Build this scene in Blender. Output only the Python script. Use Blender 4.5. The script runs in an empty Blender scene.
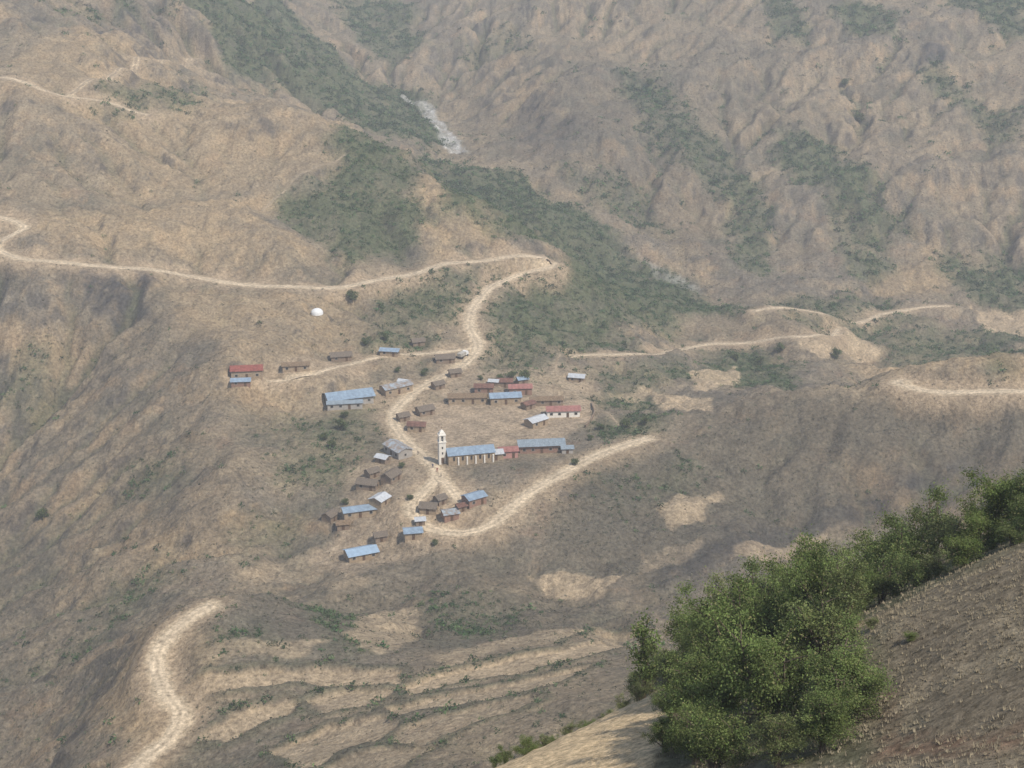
import bpy, math, time
import numpy as np
from mathutils import Vector
T0=time.time()
rng=np.random.default_rng(7)
H=230.0; F=1624.0; P=math.radians(20)
cP,sP=math.cos(P),math.sin(P)
# Survey helpers: bearings/declinations taken from the viewpoint (0,0,230) are intersected
# with the terrain model to obtain true ground coordinates for every feature.
def ray(px,py):
    u=(px-512)/F; v=(384-py)/F
    return np.array([u, cP+v*sP, -sP+v*cP])
def atY(px,py,Y):
    d=ray(px,py); t=Y/d[1]; return (d[0]*t, Y, H+d[2]*t)
FAR=[(-300,768,420),(-300,600,540),(-300,500,620),(-300,300,760),(-300,100,950),(-300,0,1150),
(0,768,400),(0,700,440),(0,600,520),(0,500,590),(0,400,640),(0,300,680),(0,215,730),(0,100,830),(0,0,1000),
(200,768,340),(200,700,365),(200,608,418),(200,590,470),(200,500,530),(200,430,575),(200,380,615),(200,300,680),(200,275,700),(200,200,780),(200,100,900),(200,0,1150),
(300,600,459),(300,560,500),(300,530,515),(300,700,365),(300,768,322),(300,150,830),
(400,768,307),(400,700,358),(400,640,407),(400,600,455),(400,560,488),(400,500,517),(400,450,561),(400,400,614),(400,350,655),(400,285,720),(400,200,800),(400,160,850),(410,172,925),(440,130,1148),(420,100,1230),(400,50,1330),(400,0,1450),
(270,112,890),(280,124,960),(290,85,1090),(480,215,810),(490,232,880),(150,60,950),(170,68,1010),
(550,700,333),(550,640,398),(550,590,462),(550,550,492),(550,500,515),(560,480,528),(550,440,570),(550,400,618),(550,370,655),(550,300,740),(550,260,780),(550,268,850),(560,220,953),(550,100,1150),(550,0,1350),
(700,768,260),(700,640,398),(700,600,463),(700,550,500),(700,500,526),(700,450,560),(700,410,592),(700,418,640),(700,375,694),(700,340,765),(700,290,900),(700,200,1010),(700,100,1140),(700,0,1330),
(620,350,722),(840,328,785),(850,345,783),(900,311,869),(870,303,887),
(800,392,595),(800,402,650),(800,370,720),(800,250,950),(800,100,1130),(800,0,1300),
(900,650,350),(900,550,512),(900,500,532),(900,450,549),(900,376,594),(900,396,655),(960,368,594),(960,392,655),(900,362,740),(1024,330,856),(1000,345,800),(1000,500,515),(1000,450,545),(1024,370,588),(1040,392,650),(1000,640,350),
(1000,250,930),(1000,100,1100),(1000,0,1250),
(1300,500,480),(1300,370,585),(1300,330,850),(1300,200,960),(1300,0,1200),
(-300,-100,1500),(100,-100,1500),(512,-100,1600),(900,-100,1500),(1300,-100,1500),
(-300,830,240),(0,830,240),(300,830,240),(600,830,230),(900,830,230),(1300,830,230),
(-300,880,130),(300,880,130),(700,880,130),(1300,880,130),(0,950,70),(512,950,70),(1100,950,70)]
NEAR=[(1024,768,46),(880,768,52),(880,700,60),(1024,650,58),(830,640,72),(930,600,72),(1024,560,72),(1150,500,72),
(620,768,66),(500,768,74),(640,700,92),(560,740,84),(700,768,62),(760,700,74),(740,650,95),(680,655,110),
(830,600,112),(900,570,110),(1000,530,105),(1100,495,102),(1250,450,100),
(520,800,105),(600,740,125),(680,700,140),(830,650,150),(1000,580,150),(1150,540,150),(440,830,90),(420,900,60),
(500,820,190),(800,760,190),(1150,700,190),(900,900,36),(1300,850,36),(600,950,40)]
def tps(pts,lam=0.0):
    pts=np.array(pts,float); s=100.0
    X=pts[:,:2]/s; n=len(X)
    def k(r2): return 0.5*r2*np.log(r2+1e-9)
    D=((X[:,None]-X[None])**2).sum(-1)
    A=np.zeros((n+3,n+3)); A[:n,:n]=k(D)+lam*np.eye(n); A[:n,n]=1; A[:n,n+1:]=X; A[n:,:n]=A[:n,n:].T
    w=np.linalg.solve(A,np.r_[pts[:,2],0,0,0])
    def f(x,y):
        x=x/s;y=y/s
        out=w[n]+w[n+1]*x+w[n+2]*y
        for i in range(n): out=out+w[i]*k((x-X[i,0])**2+(y-X[i,1])**2)
        return out
    return f
perm=rng.permutation(256); perm=np.r_[perm,perm]
ga=rng.random(256)*2*np.pi; gx,gy=np.cos(ga),np.sin(ga)
def perlin(x,y):
    x=np.asarray(x,float); y=np.asarray(y,float)
    xi=np.floor(x).astype(np.int64); yi=np.floor(y).astype(np.int64)
    xf=x-xi; yf=y-yi; xi&=255; yi&=255
    u=xf*xf*xf*(xf*(xf*6-15)+10); v=yf*yf*yf*(yf*(yf*6-15)+10)
    def g(ix,iy,fx,fy):
        h=perm[perm[ix&255]+(iy&255)]; return gx[h]*fx+gy[h]*fy
    a=g(xi,yi,xf,yf); b=g(xi+1,yi,xf-1,yf); c=g(xi,yi+1,xf,yf-1); d=g(xi+1,yi+1,xf-1,yf-1)
    return (a+(b-a)*u)+((c+(d-c)*u)-(a+(b-a)*u))*v
def fbm(x,y,wl,oct=4,gain=.5):
    o=0;a=1;s=0
    for i in range(oct):
        o=o+a*perlin(x/wl+17.3*i,y/wl-9.1*i); s+=a; a*=gain; wl*=.5
    return o/s*1.6
def billow(x,y,wl,oct=4,gain=.5):
    o=0;a=1;s=0
    for i in range(oct):
        o=o+a*np.abs(perlin(x/wl+7.3*i,y/wl-5.1*i))*2; s+=a; a*=gain; wl*=.5
    return o/s
def sst(a,b,x):
    t=np.clip((x-a)/(b-a),0,1); return t*t*(3-2*t)
class Grid:
    def __init__(s,xs,ys): s.xs=xs; s.ys=ys; s.X,s.Y=np.meshgrid(xs,ys); s.Z=None
    def sample(s,x,y,A=None):
        A=s.Z if A is None else A
        fi=np.interp(x,s.xs,np.arange(len(s.xs))); fj=np.interp(y,s.ys,np.arange(len(s.ys)))
        i=np.minimum(fi.astype(int),len(s.xs)-2); j=np.minimum(fj.astype(int),len(s.ys)-2)
        a=fi-i;b=fj-j
        return (A[j,i]*(1-a)+A[j,i+1]*a)*(1-b)+(A[j+1,i]*(1-a)+A[j+1,i+1]*a)*b
    def win(s,x0,x1,y0,y1):
        a,b=np.searchsorted(s.xs,[x0,x1]); c,d=np.searchsorted(s.ys,[y0,y1])
        return slice(max(c,0),d),slice(max(a,0),b)
# ------------------------------------------------ far terrain
xc=np.arange(-300,300.1,0.85)
ex=300+np.cumsum(0.85*1.022**np.arange(1,140)); ex=ex[ex<1100]
xs=np.r_[-ex[::-1],xc,ex]
ys=60*np.exp(np.arange(0,math.log(1800/60),0.0021))
G=Grid(xs,ys)
f=tps([atY(*p) for p in FAR],0.0005)
cx=np.linspace(xs[0],xs[-1],260); cy=np.linspace(60,ys[-1]+1,300)
C=Grid(cx,cy); C.Z=f(C.X,C.Y)
X,Y=G.X,G.Y
base=C.sample(X,Y)
def calmf(X,Y,cx_,cy_,rx,ry): return 1-sst(.6,1.4,np.sqrt(((X-cx_)/rx)**2+((Y-cy_)/ry)**2))
E=Grid(np.arange(-470,470,2.3),np.arange(200,1500,2.3))
eb=C.sample(E.X,E.Y)
calmE=np.maximum(calmf(E.X,E.Y,-15,560,62,70),.85*calmf(E.X,E.Y,-30,360,95,58))
ampE=1-.93*calmE
eb=eb+ampE*(fbm(E.X,E.Y,120,6,.55)*13*(1+.6*sst(650,1000,E.Y))+fbm(E.X+77,E.Y,34,4,.55)*4.0)
h=eb+rng.random(eb.shape)*.6
ny,nx=h.shape
offs=[(-1,-1),(-1,0),(-1,1),(0,-1),(0,1),(1,-1),(1,0),(1,1)]
idx=np.arange(nx*ny).reshape(ny,nx)
kscale=ampE*(.85+.6*sst(600,900,E.Y))
area=None
for it in range(9):
    best=np.zeros_like(h); rec=idx.copy()
    for dy,dx in offs:
        sh=np.full_like(h,1e9); 
        ys0,ys1=max(0,-dy),ny-max(0,dy); xs0,xs1=max(0,-dx),nx-max(0,dx)
        sh[ys0:ys1,xs0:xs1]=h[ys0+dy:ys1+dy,xs0+dx:xs1+dx]
        s=(h-sh)/(2.3*math.hypot(dx,dy))*(.85+.3*rng.random(h.shape)); m=s>best
        best[m]=s[m]; rec[m]=(idx+dy*nx+dx)[m]
    order=np.argsort(-h.ravel()).tolist(); r=rec.ravel().tolist(); A=[1.0]*(nx*ny)
    for i in order:
        j=r[i]
        if j!=i: A[j]+=A[i]
    area=np.array(A)
    k=(0.085*np.minimum(area,3000)**0.47*kscale.ravel()).tolist(); hh=h.ravel().tolist()
    for i in reversed(order):
        j=r[i]
        if j!=i: hh[i]=(hh[i]+k[i]*hh[j])/(1+k[i])
    h=np.array(hh).reshape(ny,nx)
    hp=np.pad(h,1,mode='edge'); lap=(hp[:-2,1:-1]+hp[2:,1:-1]+hp[1:-1,:-2]+hp[1:-1,2:])/4-h
    h=h+lap*.25
    dc=(h-eb).reshape(ny,nx)
    K=24; cs=np.cumsum(np.cumsum(np.pad(dc,((K+1,K),(K+1,K)),mode='edge'),0),1)
    mean=(cs[2*K+1:,2*K+1:]-cs[:-2*K-1,2*K+1:]-cs[2*K+1:,:-2*K-1]+cs[:-2*K-1,:-2*K-1])/((2*K+1)**2)
    h=h-mean*.8
dE=h-C.sample(E.X,E.Y)
edge=sst(470,400,np.abs(E.X))*sst(200,240,E.Y)*sst(1500,1400,E.Y)
logA=np.log(area.reshape(ny,nx))
def blur(a,n=1):
    for _ in range(n):
        p=np.pad(a,1,mode='edge'); a=(p[:-2,1:-1]+p[2:,1:-1]+p[1:-1,:-2]+p[1:-1,2:]+2*a)/6
    return a
conc=blur(h,12)-blur(h,1)
dE=blur(dE,1)*edge; gulE=np.maximum(blur(sst(3.5,6.7,logA),2),0)*edge
jx=1.3*fbm(X,Y,9,3)+6*fbm(X+11,Y,55,2); jy=1.3*fbm(X+99,Y,9,3)+6*fbm(X-31,Y,55,2)
jx*=1-.8*calmf(X,Y,-15,560,62,70); jy*=1-.8*calmf(X,Y,-15,560,62,70)
inE=(np.abs(X)<470)&(Y>200)&(Y<1500)
dG=E.sample(X+jx,Y+jy,dE)*inE; gul=E.sample(X+jx,Y+jy,gulE)*inE; cnc=E.sample(X+jx,Y+jy,conc)*inE
cG=np.maximum(calmf(X,Y,-15,560,62,70),.85*calmf(X,Y,-30,360,95,58)); amp=1-.9*cG
G.Z=base+dG+amp*((billow(X,Y,30,6,.6)-.4)*5.0*(1+.4*sst(700,1000,Y))+(billow(X+50,Y,8,4,.6)-.4)*1.7)
# ------------------------------------------------ near grid
NG=Grid(np.arange(-25,110,.28),np.arange(26,195,.28))
fn=tps([atY(*p) for p in NEAR],0.0005)
NG.Z=fn(NG.X,NG.Y)+fbm(NG.X,NG.Y,14,5)*.6+(billow(NG.X,NG.Y,5,5,.6)-.4)*.5
def hit(px,py,g=None):
    g=g or G
    d=ray(px,py)
    ts=np.arange(g.ys[0],g.ys[-1]-5,0.5)/d[1]
    zz=H+d[2]*ts; hh=g.sample(d[0]*ts,d[1]*ts)
    k=np.where(zz<hh)[0]
    i=k[0] if len(k) else len(ts)-1
    if i>0:
        a=zz[i-1]-hh[i-1]; b=hh[i]-zz[i]; t=ts[i-1]+(ts[i]-ts[i-1])*a/(a+b+1e-9)
    else: t=ts[0]
    return (round(float(d[0]*t),1),round(float(d[1]*t),1))
# ------------------------------------------------ region masks (world polygons)
def polymask(pp,soft,nz,nwl,g=None,out=None,val=1.0,edge_out=None,ew=4.0):
    g=g or G
    W=np.array([hit(*p,g) for p in pp]); pd=soft+nz+2+ew
    w=g.win(W[:,0].min()-pd,W[:,0].max()+pd,W[:,1].min()-pd,W[:,1].max()+pd)
    x=g.X[w]; y=g.Y[w]; ins=np.zeros(x.shape,bool); dm=np.full(x.shape,1e9)
    n=len(W)
    for i in range(n):
        a=W[i]; b=W[(i+1)%n]; e=b-a
        t=np.clip(((x-a[0])*e[0]+(y-a[1])*e[1])/(e@e+1e-9),0,1)
        dm=np.minimum(dm,np.hypot(x-a[0]-t*e[0],y-a[1]-t*e[1]))
        cr=((a[1]>y)!=(b[1]>y)); 
        xi=a[0]+(y-a[1])*e[0]/(e[1] if abs(e[1])>1e-9 else 1e-9); ins^=cr&(x<xi)
    sd=np.where(ins,-dm,dm)+nz*fbm(x,y,nwl,4)
    out[w]=np.maximum(out[w],val*(1-sst(-soft/2,soft/2,sd)))
    if edge_out is not None: edge_out[w]=np.maximum(edge_out[w],sst(0,.8,sd)*(1-sst(ew*.6,ew,sd)))
Z0=lambda:np.zeros(X.shape)
field=Z0(); fedge=Z0()
FIELDS=[([(186,682),(250,668),(330,668),(402,670),(398,682),(300,681),(200,692)],.85),([(405,688),(450,672),(500,658),(570,648),(640,640),(642,648),(560,664),(500,676),(450,684),(408,698)],1),
 ([(270,752),(330,724),(385,716),(402,722),(380,740),(300,768)],.85),([(190,737),(240,712),(290,697),(303,704),(270,720),(225,742)],.8),([(392,708),(440,696),(500,684),(560,672),(600,664),(560,682),(500,697),(440,708),(400,716)],.85),
 ([(400,728),(450,714),(500,702),(540,694),(540,700),(480,722),(420,745),(395,742)],.65),([(305,700),(350,688),(395,690),(370,704),(330,712)],.7),([(300,772),(380,748),(430,750),(400,772)],.6),([(560,652),(600,632),(645,625),(640,634),(600,645)],.5)]
for pp,v in FIELDS: polymask(pp,1.4,3.0,13,out=field,val=v,edge_out=fedge)
fedge*=(1-field)
G.Z=G.Z-1.0*field+.5*fedge
# ------------------------------------------------ roads
ROADS=[("dirt_road",4.2,[(-60,222),(0,217),(20,222),(22,229),(4,240),(-6,248),(20,257),(60,263),(130,268),(200,280),(290,287),(350,286),(385,281),(420,272),(450,265),(500,258),(535,256),(552,262)]),
("dirt_road",5.0,[(552,262),(548,268),(510,285),(478,303),(470,325),(478,348),(462,366),(430,385),(405,400),(394,417),(402,437),(428,460),(438,475),(424,490),(411,508),(428,529),(460,534),(490,526),(520,500),(550,480),(600,455),(650,437)]),
("dirt_road",4.2,[(438,475),(452,490),(462,505)]),
("dirt_track",2.2,[(268,380),(310,374),(360,363),(410,355),(450,350),(478,348)]),
("dirt_track",2.4,[(572,356),(640,352),(700,346),(770,340),(815,333),(838,327)]),
("dirt_track",2.4,[(755,313),(830,313),(900,313),(950,306)]),
("dirt_road",4.6,[(1090,395),(1024,391),(970,391),(925,390),(896,385),(905,379)]),
("dirt_road",4.8,[(212,604),(186,618),(167,640),(157,665),(165,690),(180,712),(168,740),(140,772),(110,800)]),
("dirt_track",2.6,[(-20,78),(40,90),(100,100),(150,116)]),
("dirt_track",2.0,[(70,96),(110,76),(160,62),(200,56)]),
("footpath",1.0,[(560,355),(556,375),(575,395),(600,410),(620,425)]),
("footpath",.8,[(262,212),(290,185),(345,152)]),
]
def smooth(pts,step):
    pts=np.array(pts,float); p=np.vstack([2*pts[0]-pts[1],pts,2*pts[-1]-pts[-2]]); o=[]
    for i in range(1,len(p)-2):
        n=max(2,int(np.linalg.norm(p[i+1]-p[i])/step)+1)
        t=np.linspace(0,1,n,endpoint=False)[:,None]
        a,b,c,d=p[i-1],p[i],p[i+1],p[i+2]
        o.append(.5*((2*b)+(-a+c)*t+(2*a-5*b+4*c-d)*t*t+(-a+3*b-3*c+d)*t**3))
    o.append(p[-2][None]); o=np.vstack(o)
    s=np.r_[0,np.cumsum(np.linalg.norm(np.diff(o,axis=0),axis=1))]
    q=np.arange(0,s[-1],step); return np.stack([np.interp(q,s,o[:,0]),np.interp(q,s,o[:,1])],1)
rdist=np.full(X.shape,1e3); rz=np.zeros(X.shape); rwd=np.full(X.shape,4.0)
roads=[]
for name,wd,pp in ROADS:
    c=smooth([hit(*p) for p in pp],1.2)
    z=G.sample(c[:,0],c[:,1]); K=8 if wd>2 else 3
    for _ in range(2): z=np.convolve(np.pad(z,K,mode='edge'),np.ones(2*K+1)/(2*K+1),'valid')
    roads.append([name,wd,c,z])
for name,wd,c,z in roads:
    for (x,y),zz in zip(c,z):
        w=G.win(x-13,x+13,y-13,y+13)
        d=np.hypot(X[w]-x,Y[w]-y)-wd/2
        m=d<rdist[w]
        rdist[w]=np.where(m,d,rdist[w]); rz[w]=np.where(m,zz,rz[w]); rwd[w]=np.where(m,wd,rwd[w])
fall=np.where(rwd<2,3.0,8.0)
bl=1-sst(0,1,(rdist-1.0)/fall)
cutbank=np.clip(np.abs(G.Z-rz)*bl*(rdist<12),0,3)
G.Z=G.Z*(1-bl)+rz*bl
# ------------------------------------------------ buildings data
B=[("house",247,376,30,6.5,3.4,8,"red","adobe"),("shed",241,385,18,4,2.2,5,"blue","brick"),
("long_house",296,370,26,4.2,2.6,8,"tile","adobe"),("house",341,360,20,4.5,2.4,12,"thatch","mud"),("house",390,355,18,4,2.4,-10,"blue","adobe"),("house",445,362,18,4.5,2.3,10,"thatch","mud"),
("school_building",349,402,44,8.5,3.4,20,"blue","grey"),("shed",345,408,34,3.5,2.6,8,"grey","grey"),("house",396,392,30,5.5,3,33,"bluerust","adobe"),
("long_house",468,402,38,5,2.8,3,"tile","adobe"),("house",484,392,18,4.5,2.8,0,"rust","brick"),("house",505,402,30,6,3,8,"blue","adobe"),("house",520,393,22,5,3,5,"pink","brick"),
("house",505,386,14,4.5,2.6,0,"rust","mud"),
("house",577,381,15,4.5,2.4,-12,"pale","adobe"),("long_house",563,415,32,5.5,2.8,4,"pink","white"),("house",536,425,20,5,2.6,42,"pale","adobe"),("long_house",546,404,32,4.5,2.4,5,"tile","mud"),
("school_building",541,450,43,6,3.2,6,"grey","brick"),("house",508,456,18,4.5,2.8,10,"pink","pinkw"),("house",495,458,14,4.5,2.6,12,"pale","adobe"),("shed",567,452,11,3.2,2,5,"grey","grey"),
("house",398,454,28,6,3,-55,"bluerust","grey"),("house",417,430,17,4.5,2.6,-5,"rust","adobe"),("house",425,414,16,4.5,2.4,30,"thatch","mud"),("house",403,420,11,3.6,2.2,30,"thatch","mud"),
("house",391,480,18,4.5,2.4,60,"thatch","mud"),("house",368,488,20,4.5,2.4,-15,"thatch","mud"),("house",380,503,16,5,2.6,60,"pale","adobe"),
("long_house",359,515,32,4.6,2.6,18,"blue","adobe"),("house",330,520,12,4,2.3,60,"thatch","mud"),
("house",474,503,20,5,2.8,35,"blue","brick"),("house",450,518,15,4.5,2.6,20,"bluerust","brick"),("house",429,512,16,4.5,2.4,-10,"thatch","adobe"),("house",413,537,17,4.5,2.6,10,"blue","adobe"),
("house",361,557,30,6,2.4,24,"bright","adobe"),("house",380,540,12,3.6,2.2,20,"thatch","mud"),("house",440,503,10,3.6,2.2,40,"thatch","mud"),("house",383,462,12,3.6,2.2,-30,"pale","mud"),
("house",418,345,12,3.6,2.2,20,"thatch","mud"),("house",528,408,12,3.6,2.2,40,"rust","mud"),("shed",404,385,10,3,2,-20,"pale","mud"),
("house",343,528,12,3.6,2.2,10,"tile","mud"),("house",522,383,10,3.6,2.2,20,"blue","mud"),("shed",494,385,9,3,2,-10,"pale","mud"),("house",455,376,11,3.6,2.2,20,"thatch","mud"),("shed",420,524,9,3,2,10,"pale","mud"),("house",438,388,11,3.6,2.2,35,"thatch","mud"),("house",372,476,12,3.6,2.2,40,"thatch","mud"),("shed",461,510,9,3,2,30,"rust","mud")]
bl2=[]
def pad(x,y,r,fall):
    z=float(G.sample(x,y)); w=G.win(x-r-fall,x+r+fall,y-r-fall,y+r+fall)
    d=np.hypot(X[w]-x,Y[w]-y); k=1-sst(r,r+fall,d); G.Z[w]=G.Z[w]*(1-k)+z*k
for b in B:
    x,y=hit(b[1],b[2]); L=b[3]/F*math.hypot(y,H)*1.02
    pad(x,y,L*.45,3); bl2.append((x,y,L))
chx,chy=hit(470,460)
pad(chx,chy,9,3)
tkx,tky=hit(317,314); pad(tkx,tky,4,3)
for r in roads: r[3]=G.sample(r[2][:,0],r[2][:,1])
# ------------------------------------------------ masks
green=Z0(); ochre=Z0(); riverm=Z0(); rock=Z0(); plaza=Z0(); scrub=Z0(); dark=Z0()
for pp,v in [([(300,190),(330,165),(390,140),(420,165),(412,240),(350,265),(290,225)],.95),
 ([(185,0),(270,-5),(340,60),(430,95),(450,150),(380,132),(300,95),(230,75)],1),
 ([(445,180),(520,172),(600,225),(640,265),(700,290),(755,318),(700,312),(600,292),(560,255),(500,228),(450,200)],1.1),
 ([(375,285),(420,272),(520,260),(532,268),(480,290),(458,322),(420,332),(385,315)],.75),
 ([(515,275),(560,268),(640,290),(665,325),(600,350),(540,357),(490,335),(490,300)],.85),
 ([(640,100),(700,112),(765,190),(745,225),(700,180),(650,135)],.85),([(625,72),(668,75),(672,105),(640,100)],1),
 ([(770,130),(830,150),(870,185),(915,235),(860,228),(800,185)],.95),([(700,352),(760,345),(798,372),(785,390),(740,388),(700,372)],.95),
 ([(935,250),(1030,268),(1030,308),(960,290)],1),([(930,60),(1030,130),(1000,142),(935,90)],.75),([(940,-10),(1030,-10),(1030,45),(985,25)],1),
 ([(580,370),(690,362),(690,378),(640,385),(585,380)],.7),([(600,425),(660,415),(650,435),(605,445)],.9),([(600,385),(660,395),(650,410),(600,402)],.6),
 ([(770,0),(800,10),(810,45),(775,35)],.8),([(820,0),(880,5),(895,35),(840,30)],.9),([(270,430),(350,400),(365,440),(335,500),(285,480)],.5),
 ([(860,330),(900,325),(1020,335),(1000,370),(900,362)],.7),([(340,130),(420,150),(520,190),(470,195),(400,150)],.7),
 ([(380,330),(440,330),(430,345),(370,348)],.65),([(730,190),(770,210),(760,270),(735,260)],.75),([(840,210),(900,240),(880,280),(845,260)],.7),
 ([(20,660),(110,630),(90,650),(30,680)],.75),([(210,0),(120,0),(60,10),(130,10)],.6),([(320,600),(350,620),(360,650),(320,640)],.55),([(330,-5),(400,0),(430,40),(370,60)],.85),([(780,300),(860,290),(930,320),(800,325)],.6),
 ([(100,85),(200,90),(195,108),(90,105)],.6),([(480,330),(560,345),(560,385),(490,375)],.5),([(230,540),(280,520),(290,540),(240,560)],.5),([(100,600),(160,560),(170,580),(120,620)],.5),([(520,380),(540,372),(545,392),(525,392)],.6),
 ([(0,380),(50,370),(70,420),(20,430)],.45),([(120,470),(180,450),(190,480),(130,500)],.45),([(250,600),(300,640),(280,660),(220,650)],.5),([(430,600),(520,610),(500,640),(420,640)],.5),([(600,480),(700,440),(720,470),(620,520)],.4),([(460,40),(520,30),(530,50),(470,70)],.4),([(560,170),(640,190),(660,230),(600,210)],.45)]:
    polymask(pp,18,18,32,out=green,val=v)
for pp,v in [([(540,510),(640,445),(760,405),(880,400),(1040,405),(1040,450),(860,480),(740,540),(640,590),(560,560)],.85),
 ([(200,600),(330,585),(430,570),(560,600),(640,610),(560,640),(420,650),(340,640),(215,655)],.7),
 ([(-20,560),(90,600),(150,640),(60,700),(-20,720)],.5),([(380,560),(530,545),(570,590),(430,590)],.8),([(60,300),(160,290),(200,350),(90,370)],.3),([(560,60),(780,40),(800,140),(700,200),(560,150)],.35)]:
    polymask(pp,22,16,30,out=scrub,val=v)
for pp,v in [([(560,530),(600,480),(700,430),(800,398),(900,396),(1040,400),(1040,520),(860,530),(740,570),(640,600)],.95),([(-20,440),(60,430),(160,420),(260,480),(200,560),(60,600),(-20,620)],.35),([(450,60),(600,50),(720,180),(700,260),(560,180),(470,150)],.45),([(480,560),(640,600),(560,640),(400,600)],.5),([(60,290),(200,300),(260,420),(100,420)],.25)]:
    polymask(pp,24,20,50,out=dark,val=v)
for pp,v in [([(690,372),(735,367),(740,386),(697,391)],1),([(652,391),(712,398),(712,412),(662,406)],1),([(798,342),(845,328),(882,348),(820,358)],.9),
 ([(658,505),(675,496),(722,495),(700,520),(672,531)],.75),([(528,575),(575,572),(618,576),(600,598),(550,598)],.9),([(372,612),(418,604),(424,640),(380,653),(345,642)],.7),
 ([(740,545),(830,530),(800,560),(725,567)],.6),([(970,306),(1030,310),(1030,338),(985,332)],.9),([(640,555),(700,540),(690,560),(640,575)],.4),([(190,652),(280,640),(330,640),(300,655),(200,664)],.6),
 ([(430,655),(500,640),(600,628),(560,642),(500,650),(450,668)],.6),([(230,570),(320,545),(330,570),(250,585)],.4),([(610,395),(640,385),(655,392),(640,402)],.6),([(320,585),(350,570),(370,580),(330,592)],.5)]:
    polymask(pp,2.0,3.6,14,out=field,val=v)
for pp,v in [([(430,400),(470,405),(560,400),(592,402),(592,418),(560,440),(500,446),(465,448),(440,450),(415,440)],1),([(398,405),(425,400),(440,430),(430,460),(405,440)],.9),
  ([(410,480),(470,470),(480,515),(450,535),(415,525)],.75),([(310,560),(350,520),(420,520),(440,545),(350,575)],.6),([(350,470),(420,450),(420,520),(340,530)],.55),([(225,372),(360,355),(370,380),(260,392),(225,388)],.6),([(430,380),(600,372),(600,392),(560,400),(440,402)],.6),([(320,400),(375,388),(410,375),(400,400),(330,412)],.6)]:
    polymask(pp,5,4,12,out=plaza,val=v)
for pp,v in [([(405,180),(430,178),(545,235),(500,252),(440,250),(412,232)],.95),([(20,225),(120,205),(300,180),(270,220),(330,270),(200,270),(60,250)],.8),([(95,120),(150,95),(350,120),(370,160),(250,190),(110,200)],.5),
  ([(865,285),(930,252),(955,290),(900,305)],.9),([(105,690),(130,640),(180,610),(210,620),(205,700),(190,768),(110,780)],.85),([(0,60),(160,50),(190,70),(120,125),(0,110)],.6),([(160,290),(330,290),(380,330),(250,370),(180,350)],.6),
  ([(520,500),(600,450),(650,440),(640,455),(560,500),(500,535)],.6),([(860,375),(920,362),(1030,366),(1030,388),(900,384)],.9),([(760,120),(860,110),(930,200),(840,190)],.2),([(200,370),(320,340),(330,400),(230,420)],.5),([(100,540),(240,500),(330,520),(250,570),(120,590)],.4),([(515,60),(540,80),(530,120),(512,110)],.7),([(0,330),(60,320),(80,420),(0,450)],.4),([(660,260),(700,265),(705,285),(670,280)],.6)]:
    polymask(pp,18,18,26,out=ochre,val=v)
polymask([(400,94),(432,104),(468,152),(445,146),(425,118)],3,4,10,out=riverm)
polymask([(640,255),(670,270),(705,288),(700,294),(660,280)],2,3,8,out=riverm,val=.4)
for pp,v in [([(80,270),(150,268),(150,320),(95,320)],1),([(100,0),(180,0),(160,50),(90,30)],.4),([(520,100),(580,120),(560,160),(520,140)],.6),([(922,46),(948,48),(944,64),(924,60)],1),([(640,570),(800,520),(960,455),(970,465),(820,540),(660,590)],.9),([(560,490),(620,475),(625,490),(565,500)],.8)]:
    polymask(pp,8,8,16,out=rock,val=v)
# ------------------------------------------------ colours
def lerp(c,c2,m): return c*(1-m[...,None])+np.array(c2)*m[...,None]
gz_y,gz_x=np.gradient(G.Z,G.ys,G.xs); slope=np.hypot(gz_x,gz_y)
n1=fbm(X,Y,120,5,.6); n2=fbm(X+300,Y,35,6,.65); n3=fbm(X,Y+700,8,5,.7); n4=fbm(X-900,Y,18,5,.7)
cont=fbm(X+20*n2,G.Z*9+6*n2,46,5,.6)
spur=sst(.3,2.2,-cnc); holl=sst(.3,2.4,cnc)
col=np.zeros(X.shape+(3,)); col[:]=(.212,.168,.112)
col=lerp(col,(.15,.128,.098),sst(-.3,.4,n1)*.9)
col=lerp(col,(.29,.225,.145),sst(-.05,.45,n2)*.75)
col=lerp(col,(.12,.108,.078),sst(.02,.4,-n2)*.75)
col=lerp(col,(.225,.14,.09),sst(.15,.5,n4)*.35)
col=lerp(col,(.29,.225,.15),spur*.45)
col=lerp(col,(.36,.26,.15),ochre*(.5+.5*sst(-.3,.3,n4)))
col=lerp(col,(.34,.24,.14),sst(.5,.95,slope)*.5*sst(-.1,.3,n4))
col=lerp(col,(.07,.064,.06),np.clip(rock*sst(-.4,.1,n3)+sst(.75,1.1,slope)*.6*sst(-.05,.2,-n4),0,1))
col*=(1+(.16*cont)*(1-.7*cG))[...,None]
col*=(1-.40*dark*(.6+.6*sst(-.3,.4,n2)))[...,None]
col=lerp(col,(.075,.09,.045),np.clip(green*(.9+1.0*n4+.45*n3),0,.9))
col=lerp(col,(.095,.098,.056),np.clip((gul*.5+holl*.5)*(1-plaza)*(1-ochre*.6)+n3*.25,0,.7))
col=lerp(col,(.115,.102,.075),np.clip(scrub*(.7+.8*n2),0,.85))
col=lerp(col,(.40,.305,.195),field*.92*np.clip(.9+.4*n3,0,1))
col=lerp(col,(.10,.098,.06),np.clip(fedge*(.8+n3),0,1)*.65)
col=lerp(col,(.36,.275,.185),plaza*np.clip(.85+.5*n3,0,1))
col=lerp(col,(.36,.35,.32),riverm*np.clip(.7+1.2*n3,0,1))
rd=rdist+fbm(X,Y,6,4)*np.where(rwd<2,.4,1.8)
bank=(1-sst(0,7,rd))*np.where(rwd<2,.12,1)
col=lerp(col,(.34,.255,.165),np.clip(bank*.6+cutbank*.25*(rwd>2),0,.85))
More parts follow.
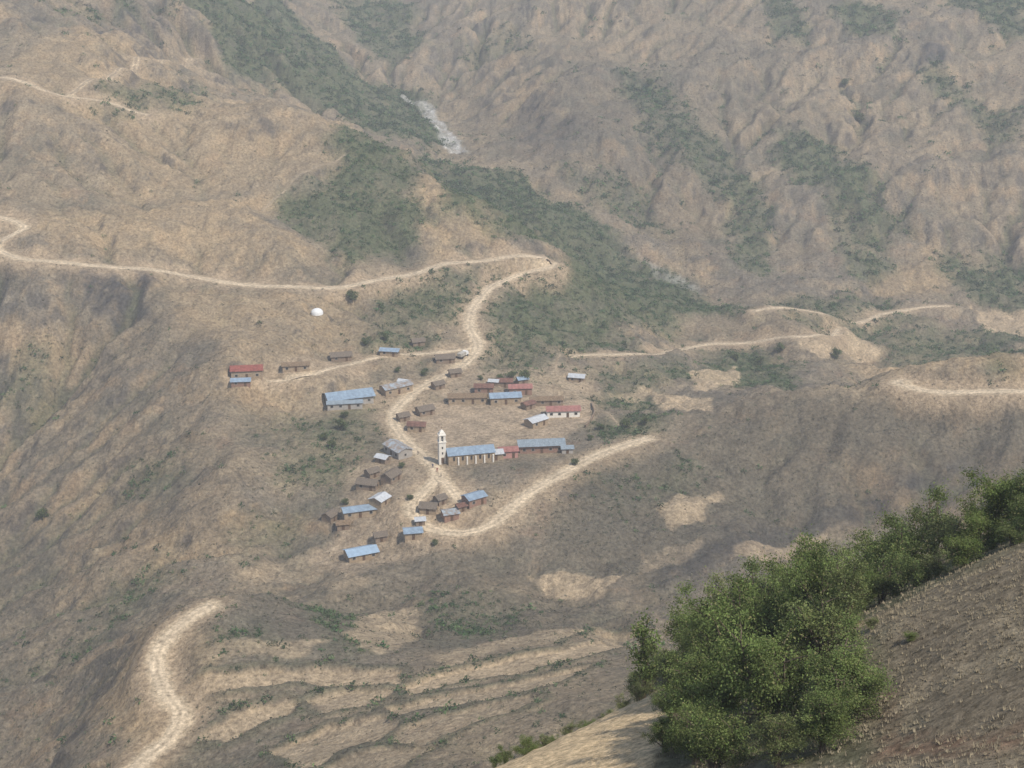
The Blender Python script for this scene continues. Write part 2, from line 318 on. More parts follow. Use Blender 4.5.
col=lerp(col,(.45,.355,.235),(1-sst(.0,1.6,rd))*np.where(rwd<2,.3,1))
col*=(1+.38*n3+.26*fbm(X,Y,2.6,3,.7))[...,None]; col=np.clip(col,.02,.7)
# ------------------------------------------------ materials
def newmat(name,rough=.95,spec=.1):
    m=bpy.data.materials.new(name); m.use_nodes=True; b=m.node_tree.nodes["Principled BSDF"]
    b.inputs["Roughness"].default_value=rough; b.inputs["Specular IOR Level"].default_value=spec
    return m,m.node_tree,b
def ground_mat(name,s1,s2,bump):
    m,nt,b=newmat(name,1,.05); N=nt.nodes; Lk=nt.links
    at=N.new("ShaderNodeAttribute"); at.attribute_name="col"
    tc=N.new("ShaderNodeTexCoord")
    no=N.new("ShaderNodeTexNoise"); no.inputs["Scale"].default_value=s1; no.inputs["Detail"].default_value=5; no.inputs["Roughness"].default_value=.75
    Lk.new(tc.outputs["Object"],no.inputs["Vector"])
    mr=N.new("ShaderNodeMapRange"); mr.inputs[1].default_value=.32; mr.inputs[2].default_value=.68; mr.inputs[3].default_value=.48; mr.inputs[4].default_value=1.5
    Lk.new(no.outputs["Fac"],mr.inputs[0])
    mx=N.new("ShaderNodeMix"); mx.data_type='RGBA'; mx.blend_type='MULTIPLY'; mx.inputs[0].default_value=1
    Lk.new(at.outputs["Color"],mx.inputs[6]); Lk.new(mr.outputs[0],mx.inputs[7])
    no2=N.new("ShaderNodeTexNoise"); no2.inputs["Scale"].default_value=s2; no2.inputs["Detail"].default_value=6; no2.inputs["Roughness"].default_value=.7
    Lk.new(tc.outputs["Object"],no2.inputs["Vector"])
    bu=N.new("ShaderNodeBump"); bu.inputs["Strength"].default_value=1; bu.inputs["Distance"].default_value=bump
    Lk.new(no2.outputs["Fac"],bu.inputs["Height"]); Lk.new(bu.outputs[0],b.inputs["Normal"])
    Lk.new(mx.outputs[2],b.inputs["Base Color"]); return m
def plain(name,c,var=.2,scale=1.5,rough=.9,wave=0,c2=None):
    m,nt,b=newmat(name,rough,.2); N=nt.nodes; Lk=nt.links
    tc=N.new("ShaderNodeTexCoord"); no=N.new("ShaderNodeTexNoise"); no.inputs["Scale"].default_value=scale; no.inputs["Detail"].default_value=5
    Lk.new(tc.outputs["Object"],no.inputs["Vector"])
    cr=N.new("ShaderNodeValToRGB"); cr.color_ramp.elements[0].position=.35; cr.color_ramp.elements[1].position=.65
    cd=c2 or tuple(v*(1-var*1.6) for v in c); cr.color_ramp.elements[0].color=(*cd,1); cr.color_ramp.elements[1].color=(*c,1)
    Lk.new(no.outputs["Fac"],cr.inputs[0]); Lk.new(cr.outputs[0],b.inputs["Base Color"])
    if wave:
        wv=N.new("ShaderNodeTexWave"); wv.inputs["Scale"].default_value=wave; wv.bands_direction='X'
        Lk.new(tc.outputs["Object"],wv.inputs["Vector"]); bu=N.new("ShaderNodeBump"); bu.inputs["Distance"].default_value=.08; bu.inputs["Strength"].default_value=.7
        Lk.new(wv.outputs["Fac"],bu.inputs["Height"]); Lk.new(bu.outputs[0],b.inputs["Normal"])
    return m
M_ter=ground_mat("dry_hillside",.8,.5,1.1); M_near=ground_mat("dry_grass_soil",2.2,3,.2)
M_road=ground_mat("dirt_road_surface",.8,1.2,.08)
# ------------------------------------------------ mesh helpers
def mkmesh(name,V,Fq,mat,col=None,smooth=True,parent=None):
    me=bpy.data.meshes.new(name)
    V=np.asarray(V,np.float32); Fq=np.asarray(Fq,np.int32); k=Fq.shape[1]
    me.vertices.add(len(V)); me.vertices.foreach_set("co",V.ravel())
    me.loops.add(Fq.size); me.loops.foreach_set("vertex_index",Fq.ravel())
    me.polygons.add(len(Fq)); me.polygons.foreach_set("loop_start",np.arange(0,Fq.size,k,dtype=np.int32))
    me.polygons.foreach_set("use_smooth",np.full(len(Fq),smooth))
    if col is not None:
        a=me.attributes.new("col",'FLOAT_COLOR','POINT'); c=np.ones((len(V),4),np.float32); c[:,:3]=col; a.data.foreach_set("color",c.ravel())
    me.update(calc_edges=True); me.materials.append(mat)
    ob=bpy.data.objects.new(name,me); bpy.context.collection.objects.link(ob)
    if parent: ob.parent=parent
    return ob
def gridmesh(name,g,mat,col):
    ny,nx=g.Z.shape
    V=np.stack([g.X,g.Y,g.Z],-1).reshape(-1,3)
    I=np.arange(nx*ny).reshape(ny,nx)
    Fq=np.stack([I[:-1,:-1],I[:-1,1:],I[1:,1:],I[1:,:-1]],-1).reshape(-1,4)
    return mkmesh(name,V,Fq,mat,col.reshape(-1,3))
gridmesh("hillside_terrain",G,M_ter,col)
nm=np.zeros(NG.X.shape); nb=np.zeros(NG.X.shape); ngr=np.zeros(NG.X.shape)
polymask([(480,790),(515,755),(560,732),(610,712),(648,696),(670,720),(655,800)],1.0,1.0,5,g=NG,out=nm)
polymask([(828,640),(838,632),(872,618),(868,624),(840,640)],1,.6,3,g=NG,out=nm,val=.6)
polymask([(885,690),(900,700),(895,735),(1000,735),(1024,720),(1024,745),(990,752),(880,760)],1.5,1.2,4,g=NG,out=nb)
polymask([(655,768),(670,690),(640,640),(830,560),(1024,490),(1024,545),(850,625),(880,690),(870,768)],4,2.5,6,g=NG,out=ngr)
nn=fbm(NG.X,NG.Y,7,5,.6); nn2=fbm(NG.X,NG.Y,1.2,4,.6)
nc=np.zeros(NG.X.shape+(3,)); nc[:]=(.195,.158,.108)
nc=lerp(nc,(.28,.23,.155),sst(-.3,.5,nn)*.8)
nc=lerp(nc,(.10,.105,.055),ngr*.75); nc=lerp(nc,(.20,.13,.085),nb*.9*sst(-.5,.2,nn2)); nc=lerp(nc,(.60,.45,.27),nm)
nc=np.clip(nc*(1+.3*nn2*(1-.75*nm))[...,None],.02,.7)
gridmesh("foreground_hill",NG,M_near,nc)
for name,wd,c,z in roads:
    t=np.gradient(c,axis=0); t/=np.linalg.norm(t,axis=1)[:,None]+1e-9; nrm=np.stack([-t[:,1],t[:,0]],1)
    wv=wd*(1+.3*fbm(c[:,0],c[:,1],12,4))
    sx=np.array([-.5,-.36,-.2,0,.2,.36,.5]); hz_=np.array([-.12,.10,.07,.14,.07,.10,-.12])
    V=np.zeros((len(c),7,3)); V[:,:,:2]=c[:,None]+nrm[:,None]*(wv[:,None]*sx)[...,None]; V[:,:,2]=z[:,None]+hz_
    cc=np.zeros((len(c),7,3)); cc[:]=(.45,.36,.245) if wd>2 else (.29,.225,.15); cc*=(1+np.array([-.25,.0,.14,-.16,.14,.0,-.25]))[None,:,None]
    cc*=(1+.3*fbm(V[:,:,0],V[:,:,1],8,4))[...,None]
    I=np.arange(len(c)*7).reshape(-1,7); Fq=np.stack([I[:-1,:-1],I[:-1,1:],I[1:,1:],I[1:,:-1]],-1).reshape(-1,4)
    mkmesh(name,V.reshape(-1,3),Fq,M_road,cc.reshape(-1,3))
# ------------------------------------------------ buildings
RO={"red":plain("red_roof",(.38,.12,.09),.25,1,.7,6),"blue":plain("blue_tin_roof",(.33,.43,.52),.15,.8,.5,6,(.24,.31,.39)),"tile":plain("clay_tile_roof",(.30,.21,.13),.3,2,.9,6),
"thatch":plain("thatch_roof",(.18,.145,.11),.3,3),"bluerust":plain("rusty_tin_roof",(.38,.44,.48),.1,.7,.5,6,(.28,.20,.14)),"rust":plain("rust_roof",(.25,.13,.095),.3,1,.8,6),
"pink":plain("faded_red_roof",(.42,.19,.16),.2,1,.7,6),"pale":plain("zinc_roof",(.60,.62,.63),.12,1,.5,6),"grey":plain("grey_tin_roof",(.31,.37,.41),.15,1,.5,6),"bright":plain("light_blue_roof",(.40,.54,.68),.1,.7,.5,6)}
WA={"adobe":plain("adobe_wall",(.37,.28,.185),.2,1.5),"brick":plain("brick_wall",(.30,.18,.13),.2,2),"mud":plain("mud_wall",(.27,.20,.14),.2,2),"grey":plain("plaster_wall",(.38,.35,.31),.12,1),
"white":plain("whitewashed_wall",(.74,.70,.62),.08,1),"pinkw":plain("pink_wall",(.46,.24,.20),.1,1)}
M_dark=plain("dark_opening",(.03,.028,.025)); M_wood=plain("wood_door",(.12,.07,.04)); M_frame=plain("window_frame",(.4,.38,.34))
def box(name,x0,x1,y0,y1,z0,z1,mat,parent):
    V=[(x0,y0,z0),(x1,y0,z0),(x1,y1,z0),(x0,y1,z0),(x0,y0,z1),(x1,y0,z1),(x1,y1,z1),(x0,y1,z1)]
    Fq=[(0,3,2,1),(4,5,6,7),(0,1,5,4),(1,2,6,5),(2,3,7,6),(3,0,4,7)]
    return mkmesh(name,V,Fq,mat,None,False,parent)
def gable_walls(L,W,h,r,mat,parent,name="walls"):
    a,b=L/2,W/2
    V=[(-a,-b,-2),(a,-b,-2),(a,b,-2),(-a,b,-2),(-a,-b,h),(a,-b,h),(a,b,h),(-a,b,h),(-a,0,h+r),(a,0,h+r)]
    Fq=[(0,1,5),(0,5,4),(2,3,7),(2,7,6),(1,2,6),(1,6,5),(5,6,9),(3,0,4),(3,4,7),(7,4,8),(4,5,9),(4,9,8),(6,7,8),(6,8,9)]
    return mkmesh(name,V,Fq,mat,None,False,parent)
def gable_roof(L,W,h,r,mat,parent,ov=.5,name="roof"):
    a=L/2+ov; s=r/(W/2); b=W/2+ov; zb=h-ov*s; t=.12; e=.03
    V=[];Fq=[]
    for sg in (-1,1):
        o=len(V)
        V+=[(-a,sg*b,zb+e),(a,sg*b,zb+e),(a,0,h+r+e),(-a,0,h+r+e),(-a,sg*b,zb+t),(a,sg*b,zb+t),(a,0,h+r+t),(-a,0,h+r+t)]
        q=[(0,3,2,1),(4,5,6,7),(0,1,5,4),(1,2,6,5),(3,0,4,7)]
        if sg>0: q=[tuple(reversed(k)) for k in q]
        Fq+=[tuple(v+o for v in k) for k in q]
    return mkmesh(name,V,Fq,mat,None,False,parent)
NAMES={"house":"adobe_house","long_house":"long_adobe_house","shed":"tin_roof_shed","school_building":"school_building"}
def empty(name,x,y,z,yaw):
    e=bpy.data.objects.new(name,None); e.location=(x,y,z); e.rotation_euler=(0,0,math.radians(yaw)); bpy.context.collection.objects.link(e); return e
for b,(x,y,L) in zip(B,bl2):
    kind,_,_,_,W,h,yaw,ro,wa=b
    z=float(G.sample(x,y)); e=empty(NAMES[kind],x,y,z,yaw)
    r=W*(.28 if ro=="thatch" else .19)
    gable_walls(L,W,h,r,WA[wa],e); gable_roof(L,W,h,r,RO[ro],e,.45 if kind!="school_building" else .8)
    n=max(1,int(L/3.2))
    for i in range(n):
        cx_=-L/2+(i+.5)*L/n
        if i==n//2: box("door",cx_-.5,cx_+.5,-W/2-.05,-W/2+.05,-.1,2.05,M_wood,e)
        else:
            box("window_frame",cx_-.62,cx_+.62,-W/2-.04,-W/2+.05,.95,2.05,M_frame,e); box("window",cx_-.5,cx_+.5,-W/2-.07,-W/2-.02,1.05,1.95,M_dark,e)
    box("side_window",L/2-.05,L/2+.05,-.4,.4,1.1,1.9,M_dark,e)
z=float(G.sample(chx,chy)); e=empty("church",chx,chy,z,13)
L,W,h,r=17,7,3.8,1.6
gable_walls(L,W,h,r,WA["adobe"],e,"nave_walls"); gable_roof(L,W,h,r,RO["blue"],e,.35,"nave_roof")
for i in range(5):
    c_=-L/2+2+i*3.2; box("nave_window",c_-.35,c_+.35,-W/2-.05,-W/2+.05,1.6,3.1,M_dark,e)
    box("buttress",c_+1.3,c_+1.8,-W/2-.5,-W/2-.01,-1.5,3.0,WA["white"],e)
WT=WA["white"]; tx,ty=-L/2-1.7,.4
def tb(name,hw,z0,z1,m=WT): box(name,tx-hw,tx+hw,ty-hw,ty+hw,z0,z1,m,e)
tb("tower_base",1.25,-2,8.0); tb("tower_cornice",1.45,8.003,8.3)
for sx_ in (-1,1):
    for sy_ in (-1,1):
        box("belfry_pier",tx+sx_*.8-.38,tx+sx_*.8+.38,ty+sy_*.8-.38,ty+sy_*.8+.38,8.303,10.6,WT,e)
box("bell",tx-.3,tx+.3,ty-.3,ty+.3,9.2,10,M_dark,e)
tb("belfry_cornice",1.35,10.603,10.9)
V=[(tx-1.15,ty-1.15,10.903),(tx+1.15,ty-1.15,10.903),(tx+1.15,ty+1.15,10.903),(tx-1.15,ty+1.15,10.903),(tx-.9,ty-.9,11.7),(tx+.9,ty-.9,11.7),(tx+.9,ty+.9,11.7),(tx-.9,ty+.9,11.7),(tx,ty,12.8)]
mkmesh("tower_cap",V,[(0,1,5),(0,5,4),(1,2,6),(1,6,5),(2,3,7),(2,7,6),(3,0,4),(3,4,7),(4,5,8),(5,6,8),(6,7,8),(7,4,8)],WT,None,False,e)
box("cross_post",tx-.06,tx+.06,ty-.06,ty+.06,12.7,13.9,M_wood,e); box("cross_arm",tx-.35,tx-.065,ty-.05,ty+.05,13.35,13.5,M_wood,e); box("cross_arm",tx+.065,tx+.35,ty-.05,ty+.05,13.35,13.5,M_wood,e)
box("tower_door",tx-.5,tx+.5,ty-1.31,ty-1.2,-.1,2.2,M_wood,e)
for zz in (3.5,5.6): box("tower_window",tx-.25,tx+.25,ty-1.3,ty-1.2,zz,zz+.8,M_dark,e)
x,y=tkx,tky; z=float(G.sample(x,y))
V=[];Fq=[];ns=20
prof=[(2.7,-1),(2.7,.8),(2.5,1.4),(2.0,2.0),(1.3,2.4),(.5,2.6),(.01,2.62)]
for rr,zz in prof:
    for i in range(ns): V.append((x+rr*math.cos(i*2*math.pi/ns),y+rr*math.sin(i*2*math.pi/ns),z+zz))
for j in range(len(prof)-1):
    for i in range(ns): Fq.append((j*ns+i,j*ns+(i+1)%ns,(j+1)*ns+(i+1)%ns,(j+1)*ns+i))
mkmesh("domed_water_tank",V,Fq,plain("white_paint",(.7,.7,.68),.08),None,True)
wp=smooth([hit(*p) for p in [(592,404),(594,415),(585,428)]],1.5)
V=[];Fq=[]
for i,(x,y) in enumerate(wp):
    z=float(G.sample(x,y)); V+=[(x-.2,y,z-.5),(x+.2,y,z-.5),(x+.2,y,z+1.2),(x-.2,y,z+1.2)]
    if i:
        o=4*i; Fq+=[(o-4,o,o+3,o-1),(o-3,o-2,o+2,o+1),(o-1,o+3,o+2,o-2)]
mkmesh("adobe_wall",V,Fq,WA["mud"],None,False)
x,y=hit(463,357); e=empty("parked_truck",x,y,float(G.sample(x,y))+.05,60)
wm=plain("truck_paint",(.7,.7,.68),.05); rm=plain("rubber",(.02,.02,.02))
box("cargo_bed",-3,1,-1.1,1.1,.9,2.3,plain("truck_tarp",(.45,.42,.36)),e)
V=[(1.1,-1.05,.6),(3,-1.05,.6),(3,-1.05,1.5),(2.4,-1.05,2.3),(1.1,-1.05,2.3)]; V+=[(a,1.05,c) for a,_,c in V]
mkmesh("cab",V,[(0,1,6),(0,6,5),(1,2,7),(1,7,6),(2,3,8),(2,8,7),(3,4,9),(3,9,8),(4,0,5),(4,5,9),(0,2,1),(0,3,2),(0,4,3),(5,6,7),(5,7,8),(5,8,9)],wm,None,False,e)
for wx_ in (-2,2.1):
    for wy_ in (-1.15,.85):
        V=[(wx_+.5*math.cos(a),wy_+o,.45+.5*math.sin(a)) for o in (0,.3) for a in np.linspace(0,2*math.pi,14,endpoint=False)]+[(wx_,wy_,.45),(wx_,wy_+.3,.45)]
        Fq=[]
        for i in range(14):
            j=(i+1)%14; Fq+=[(i,j,14+j),(i,14+j,14+i),(28,j,i),(29,14+i,14+j)]
        mkmesh("wheel",V,Fq,rm,None,False,e)
def person(px,py,yaw,cl):
    x,y=hit(px,py); z=float(G.sample(x,y))+.05
    me=bpy.data.meshes.new("person")
    V=[(0,0,.95),(0,0,1.2),(0,0,1.42),(0,.02,1.52),(0,0,1.62),(0,0,1.73),(.2,0,1.4),(.27,.02,1.1),(.27,-.1,.85),(-.2,0,1.4),(-.27,-.02,1.1),(-.27,-.1,.85),(.1,0,.9),(.12,-.15,.5),(.12,-.08,.06),(.12,-.22,.03),(-.1,0,.9),(-.12,.1,.5),(-.12,.2,.06),(-.12,.06,.03)]
    R=[.15,.15,.17,.06,.1,.07,.08,.055,.04,.08,.055,.04,.1,.075,.05,.04,.1,.075,.05,.04]
    Ed=[(0,1),(1,2),(2,3),(3,4),(4,5),(2,6),(6,7),(7,8),(2,9),(9,10),(10,11),(0,12),(12,13),(13,14),(14,15),(0,16),(16,17),(17,18),(18,19)]
    me.from_pydata(V,Ed,[]); ob=bpy.data.objects.new("person",me); bpy.context.collection.objects.link(ob)
    ob.modifiers.new("s",'SKIN'); sub=ob.modifiers.new("u",'SUBSURF'); sub.levels=1; sub.render_levels=1
    for i,rr in enumerate(R): me.skin_vertices[0].data[i].radius=(rr,rr)
    me.skin_vertices[0].data[0].use_root=True
    ob.location=(x,y,z); ob.rotation_euler[2]=math.radians(yaw); me.materials.append(plain("clothes",cl,.1))
person(433,468,20,(.05,.06,.12)); person(437,472,200,(.25,.05,.05)); person(441,477,90,(.04,.04,.04)); person(418,455,120,(.06,.05,.05))
# ------------------------------------------------ vegetation
def vegmat(name,transl=.0):
    m,nt,b=newmat(name,.8,.15); N=nt.nodes; at=N.new("ShaderNodeAttribute"); at.attribute_name="col"
    nt.links.new(at.outputs["Color"],b.inputs["Base Color"])
    if transl:
        tr=N.new("ShaderNodeBsdfTranslucent"); nt.links.new(at.outputs["Color"],tr.inputs["Color"])
        mx=N.new("ShaderNodeMixShader"); mx.inputs[0].default_value=transl
        nt.links.new(b.outputs[0],mx.inputs[1]); nt.links.new(tr.outputs[0],mx.inputs[2]); nt.links.new(mx.outputs[0],N["Material Output"].inputs[0])
    return m
M_shrub=vegmat("shrub_foliage"); M_leaf=vegmat("leaf_foliage",.35); M_bark=plain("bark",(.16,.125,.09),.3,4)
def unit(n):
    v=rng.normal(size=(n,3)); return v/np.linalg.norm(v,axis=1)[:,None]
def templates(nt_,ts,K=14):
    o=[]
    for k in range(K):
        c=unit(nt_); c[:,2]=np.abs(c[:,2])*.9; c*=(.4+.55*rng.random((nt_,1)))
        o.append(c[:,None]+unit(nt_*3).reshape(nt_,3,3)*ts)
    return np.array(o)
TG=templates(26,.30); TD=templates(7,.55)
patch=sst(-.25,.3,n2+.5*n3)
dens=np.clip(.07+.28*patch*sst(-.5,.4,n1)+.25*gul+.28*holl+.45*scrub*sst(-.5,.2,n2+.4*n3)-.12*spur,0.02,1)
dens=dens*(1-.7*ochre)+.4*fedge
gd=green*sst(-.5,.4,n4+.6*n3+.18)*1.1+.36*gul*holl+.08*patch*sst(-.2,.4,n4)*(1-ochre)+.35*fedge*(n3>0)
clear=(1-field*.97)*(1-plaza*.85)*(1-riverm*.9)*sst(.3,3.5,rdist)
dens*=clear; gd*=clear
for (x,y,L) in bl2+[(chx,chy,20),(tkx,tky,8)]:
    w=G.win(x-L*.7,x+L*.7,y-L*.7,y+L*.7); dens[w]*=.03; gd[w]*=.05
def scatter(name,N,D,tmpl,size,colf):
    yy=rng.uniform(250,1450,N); xx=rng.uniform(-1,1,N)*(70+.37*yy)
    k=rng.random(N)<G.sample(xx,yy,D); xx=xx[k];yy=yy[k]; n=len(xx); q=tmpl.shape[1]
    sc=size(n,xx,yy); zz=G.sample(xx,yy)-.1
    ti=rng.integers(0,len(tmpl),n); an=rng.random(n)*2*math.pi; T=tmpl[ti]; ca,sa=np.cos(an)[:,None,None],np.sin(an)[:,None,None]; s_=sc[:,None,None]
    V=np.stack([(T[...,0]*ca-T[...,1]*sa)*s_+xx[:,None,None],(T[...,0]*sa+T[...,1]*ca)*s_+yy[:,None,None],T[...,2]*.95*s_+zz[:,None,None]],-1).reshape(-1,3)
    cs=colf(n,xx,yy); cv=np.repeat(cs,q*3,axis=0)*np.repeat(.75+.5*rng.random((n*q,1)),3,axis=0)
    mkmesh(name,V,np.arange(len(V)).reshape(-1,3),M_shrub,cv,False)
def c_dry(n,x,y):
    m=rng.random((n,1)); return (np.array([.125,.11,.075])*(1-m)+np.array([.055,.068,.038])*m)*(.65+.6*rng.random((n,1)))
def c_grn(n,x,y):
    m=rng.random((n,1)); return (np.array([.08,.115,.045])*(1-m)+np.array([.03,.07,.022])*m)*(.5+.8*rng.random((n,1)))
scatter("dry_hillside_scrub",420000,dens,TD,lambda n,x,y:.35+.5*rng.random(n)**2+.2*sst(700,1200,y),c_dry)
scatter("green_hillside_shrubs",300000,np.clip(gd,0,1)*.85,TG,lambda n,x,y:.5+(1.7+1.4*sst(750,1100,y))*rng.random(n)**2.5+.3*sst(700,1200,y),c_grn)
def tube(pts,r0,r1,sides=6):
    V=[];Fq=[]; pts=np.array(pts)
    for i,p in enumerate(pts):
        t=pts[min(i+1,len(pts)-1)]-pts[max(i-1,0)]; t/=np.linalg.norm(t)+1e-9
        a=np.cross(t,(1,.1,0)); a/=np.linalg.norm(a)+1e-9; b=np.cross(t,a); r=r0+(r1-r0)*i/(len(pts)-1)
        for k in range(sides):
            th=2*math.pi*k/sides; V.append(p+r*(a*math.cos(th)+b*math.sin(th)))
    for i in range(len(pts)-1):
        for k in range(sides): Fq.append((i*sides+k,i*sides+(k+1)%sides,(i+1)*sides+(k+1)%sides,(i+1)*sides+k))
    return V,Fq
def make_tree(seed,h,rad,ncl,nleaf,ls,stems,thin=1.0,base=(.12,.165,.05),sgf=.12):
    r=np.random.default_rng(seed); V=[];Fq=[];cl=[]
    def add(p,r0,r1):
        v,f_=tube(p,r0,r1); o=len(V); V.extend(v); Fq.extend([tuple(a+o for a in q) for q in f_])
    for s in range(stems):
        a=2*math.pi*(s+r.random()*.8)/stems; lean=rad*.6*(0.25+.75*r.random()) if stems>1 else rad*.1
        top=np.array([math.cos(a)*lean,math.sin(a)*lean,h*(.5+.5*r.random())])
        pts=[np.array([math.cos(a)*.1,math.sin(a)*.1,-.4])]
        for t in (.25,.5,.75,1): pts.append(top*[t**1.3,t**1.3,t]+r.normal(size=3)*.07*h*.3)
        add(pts,.028*h*thin,.006*h)
        for b in range(max(3,ncl//stems)):
            t=.2+.8*r.random(); i=min(int(t*4),3); p0=pts[i]*(1-(t*4-i))+pts[i+1]*(t*4-i)
            a2=r.random()*6.28; ln=rad*(.25+.65*r.random())*(1.15-.6*t)
            e=p0+np.array([math.cos(a2)*ln,math.sin(a2)*ln,ln*(.2+.9*r.random())])
            add([p0,(p0+e)/2+r.normal(size=3)*.08,e],.008*h,.002*h); cl.append(e); 
            if r.random()<.6: cl.append((p0+e)/2)
            if r.random()<.35: cl.append(e+r.normal(size=3)*rad*.13)
        cl.append(top)
    cl=np.array(cl); lum=.45+1.05*r.random(len(cl)); wgt=.3+r.random(len(cl))**1.5; wgt/=wgt.sum()
    ci=r.choice(len(cl),nleaf,p=wgt); sg=rad*sgf
    c=cl[ci]+r.normal(size=(nleaf,3))*sg*np.array([1.1,1.1,.85])*(.5+1.0*r.random((nleaf,1)))
    c[:,2]=np.maximum(c[:,2],.15)
    d1=r.normal(size=(nleaf,3)); d1/=np.linalg.norm(d1,axis=1)[:,None]; d2=np.cross(d1,r.normal(size=(nleaf,3))); d2/=np.linalg.norm(d2,axis=1)[:,None]
    s1=ls*(.6+.8*r.random((nleaf,1)))
    Q=np.stack([c-d1*s1,c+d2*s1*.5,c+d1*s1,c-d2*s1*.5],1).reshape(-1,3)
    b=np.array(base); hue=r.random((len(cl),1)); cb=b*(1-hue*.5)+np.array([.17,.195,.065])*hue*.5
    col=cb[ci]*lum[ci][:,None]*(.75+.5*r.random((nleaf,1))); 
    yel=r.random(nleaf)<.08; col[yel]=(.24,.23,.10)
    mb=bpy.data.meshes.new("trunk"); mb.from_pydata([tuple(v) for v in V],[],Fq); mb.materials.append(M_bark)
    lf=mkmesh("tmp",Q,np.arange(len(Q)).reshape(-1,4),M_leaf,np.repeat(col,4,axis=0),False)
    ml=lf.data; bpy.data.objects.remove(lf); return mb,ml
TV=[make_tree(11,6,3.0,80,21000,.075,7,sgf=.09),make_tree(12,6,2.7,64,16000,.075,7,sgf=.09),make_tree(13,6,3.2,84,21000,.075,7,sgf=.09),make_tree(14,6,2.6,50,10000,.075,6,base=(.15,.18,.07),sgf=.10)]
TS=[make_tree(21,4,2.4,40,9500,.075,6,base=(.13,.175,.05)),make_tree(22,4,2.2,34,7500,.075,5,base=(.12,.16,.055)),make_tree(23,4,2.0,30,5000,.075,5,base=(.16,.18,.08))]
TF=[make_tree(31,5,2.4,24,1500,.26,2,1.6,base=(.065,.095,.035),sgf=.17),make_tree(32,5,2.2,24,1400,.26,1,1.6,base=(.065,.095,.035),sgf=.17)]
TT=[make_tree(41,6,1.1,16,2600,.09,1,sgf=.22)]
def put(name,T,x,y,g,s,rot,sz=1.0):
    e=empty(name,x,y,float(g.sample(x,y)),rot); e.scale=(s,s,s*sz)
    for nme,me in zip(("trunk","foliage"),T):
        o=bpy.data.objects.new(nme,me); bpy.context.collection.objects.link(o); o.parent=e
def nx_(px,Y): return (px-512)/F*Y*1.13
for i,(px,Yv,s) in enumerate([(698,72,.7),(722,67,.85),(770,63,.8),(822,66,.85),(740,78,.95),(785,80,.95),(712,84,.75),(845,73,.6),(760,92,.85),(720,60,.6),(850,60,.65),(695,79,.55),(812,76,.85),(800,90,.75),(700,63,.5),(785,57,.5),(830,57,.5),(668,66,.35),(672,76,.35),(672,84,.45)]):
    put("foreground_tree",TV[i%4],nx_(px,Yv),Yv,NG,s,i*77,.8+.4*((i*7)%5)/5)
for i,(px,Yv,s) in enumerate([(860,90,.95),(900,90,.95),(940,89,.85),(985,87,.85),(1025,85,1.0),(830,100,1.1),(795,106,1.1),(760,108,1.1),(720,108,1.0),(690,106,.9),(667,103,.75),(652,98,.45),(880,100,1.0),(925,98,.9),(965,96,.85),(1005,95,.9),(1045,92,1.1),(1080,90,1.3),(850,84,.6),(878,84,.7),(820,93,.8),(790,98,.8),(910,82,.6),(640,90,.35),(955,80,.5),(1000,79,.5),(1045,78,.6),(525,82,.32),(505,79,.25),(545,86,.28),(535,84,.22),(495,77,.2),(930,82,.5),(700,98,.7),(730,100,.8),(675,92,.55),(970,84,.6),(1015,82,.7),(570,91,.28),(590,94,.3),(610,97,.3),(625,99,.35),(555,88,.2),(640,104,.5),(870,70,.2),(910,66,.15)]):
    put("bush",TS[i%3],nx_(px,Yv),Yv,NG,s,i*53,.75+.5*((i*3)%5)/5)
put("slender_tree",TT[0],nx_(645,93),93,NG,1.15,0)
for i,(px,py,s) in enumerate([(352,300,1.3),(525,382,1.2),(341,430,1.1),(332,447,.8),(345,418,.8),(836,358,1.2),(425,376,.8),(858,122,1.8),(650,85,1.4),(500,382,.8),(385,340,.8),(575,465,.7),(410,500,.6),(780,352,1.1),(760,365,1.0),(735,360,1),(845,85,1.3),(42,520,1.1),(365,345,.8),(512,378,.8),(600,430,.8),(625,428,.9),(645,425,.8),(590,440,.6),(398,372,.6),(345,505,.6),(435,545,.5),(402,468,.6),(480,380,.6),(325,440,.7)]):
    x,y=hit(px,py); put("tree",TF[i%2],x,y,G,s,i*41,.7+.3*((i*3)%4)/4)
N=70000
xx=rng.uniform(-5,45,N); yy=rng.uniform(40,118,N); kk=(rng.random(N)<(1-NG.sample(xx,yy,np.clip(nm*1.5+.3*ngr,0,1)))*NG.sample(xx,yy,sst(-.5,.4,nn+.5*nn2))); xx=xx[kk];yy=yy[kk]; n=len(xx); zz=NG.sample(xx,yy)
nbld=6; a=rng.random((n,nbld))*6.28; hgt=(.05+.11*rng.random((n,1))**2)*(.6+.6*rng.random((n,nbld)))
bx=xx[:,None]+.07*np.cos(a); by=yy[:,None]+.07*np.sin(a); ox=.8*hgt*np.cos(a); oy=.8*hgt*np.sin(a); wdt=.025
V=np.zeros((n,nbld,3,3)); V[...,0,0]=bx-wdt*np.sin(a);V[...,0,1]=by+wdt*np.cos(a);V[...,1,0]=bx+wdt*np.sin(a);V[...,1,1]=by-wdt*np.cos(a);V[...,2,0]=bx+ox;V[...,2,1]=by+oy
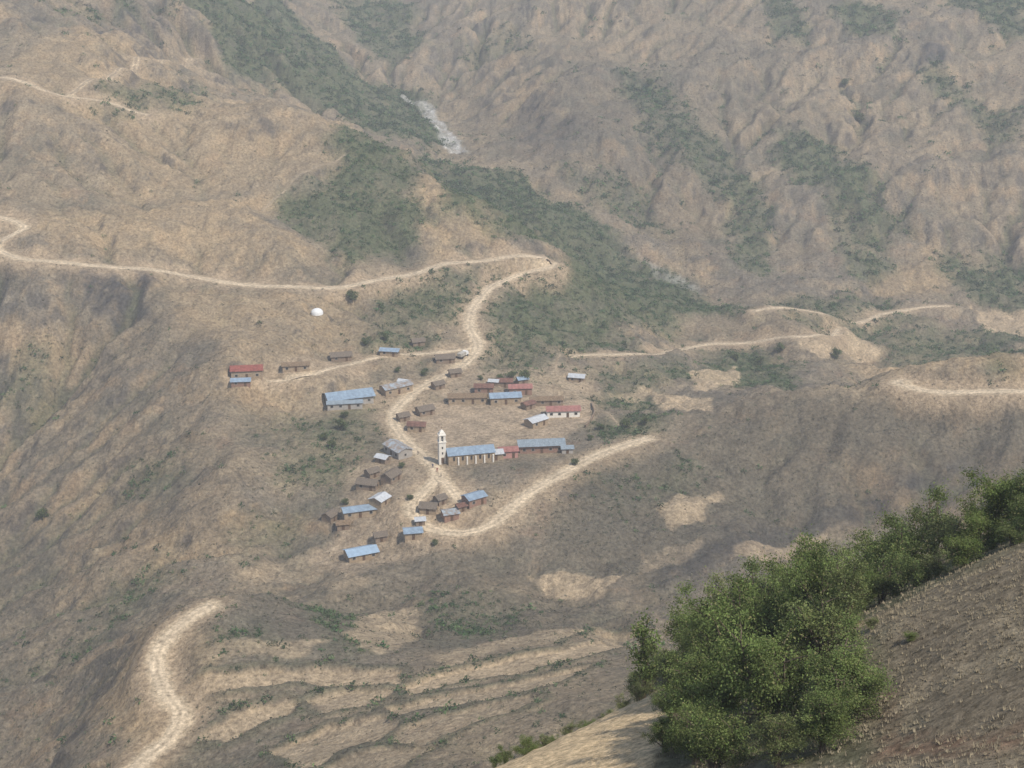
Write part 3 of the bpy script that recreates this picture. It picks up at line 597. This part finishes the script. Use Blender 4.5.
V[...,0,2]=V[...,1,2]=zz[:,None]-.03; V[...,2,2]=zz[:,None]+hgt
cs=np.array([.22,.185,.125])*(.6+.6*rng.random((n,1,1)))
cv=np.broadcast_to(cs[:,:,None,:],(n,nbld,3,3)).reshape(-1,3)
mkmesh("dry_grass",V.reshape(-1,3),np.arange(n*nbld*3).reshape(-1,3),M_shrub,cv,False)
# ------------------------------------------------ haze, light, camera
bpy.ops.mesh.primitive_cube_add(size=1,location=(0,900,100)); hz=bpy.context.object; hz.name="haze_air"; hz.scale=(3000,2400,700)
hm=bpy.data.materials.new("haze"); hm.use_nodes=True; n=hm.node_tree; n.nodes.clear()
vs=n.nodes.new("ShaderNodeVolumeScatter"); vs.inputs["Density"].default_value=.00027; vs.inputs["Color"].default_value=(.96,.98,1,1)
o=n.nodes.new("ShaderNodeOutputMaterial"); n.links.new(vs.outputs[0],o.inputs["Volume"]); hz.data.materials.append(hm)
w=bpy.data.worlds.new("World"); bpy.context.scene.world=w; w.use_nodes=True
sky=w.node_tree.nodes.new("ShaderNodeTexSky"); sky.sky_type='NISHITA'; sky.sun_disc=False
el=math.radians(54); az=math.radians(140)
sky.sun_elevation=el; sky.sun_rotation=az
w.node_tree.links.new(sky.outputs[0],w.node_tree.nodes["Background"].inputs[0]); w.node_tree.nodes["Background"].inputs[1].default_value=.15
L=bpy.data.lights.new("sun",'SUN'); L.energy=5; L.angle=math.radians(.5); L.color=(1,.95,.88)
lo=bpy.data.objects.new("sun",L); bpy.context.collection.objects.link(lo)
sd=Vector((math.sin(az)*math.cos(el),math.cos(az)*math.cos(el),math.sin(el)))
lo.rotation_euler=sd.to_track_quat('Z','Y').to_euler()
cam=bpy.data.cameras.new("camera"); cam.lens=36*F/1024; cam.clip_end=6000; cam.clip_start=1
co=bpy.data.objects.new("camera",cam); bpy.context.collection.objects.link(co); co.location=(0,0,H); co.rotation_euler=(math.pi/2-P,0,0)
bpy.context.scene.camera=co
s=bpy.context.scene; s.view_settings.view_transform='Standard'
print("done",time.time()-T0)
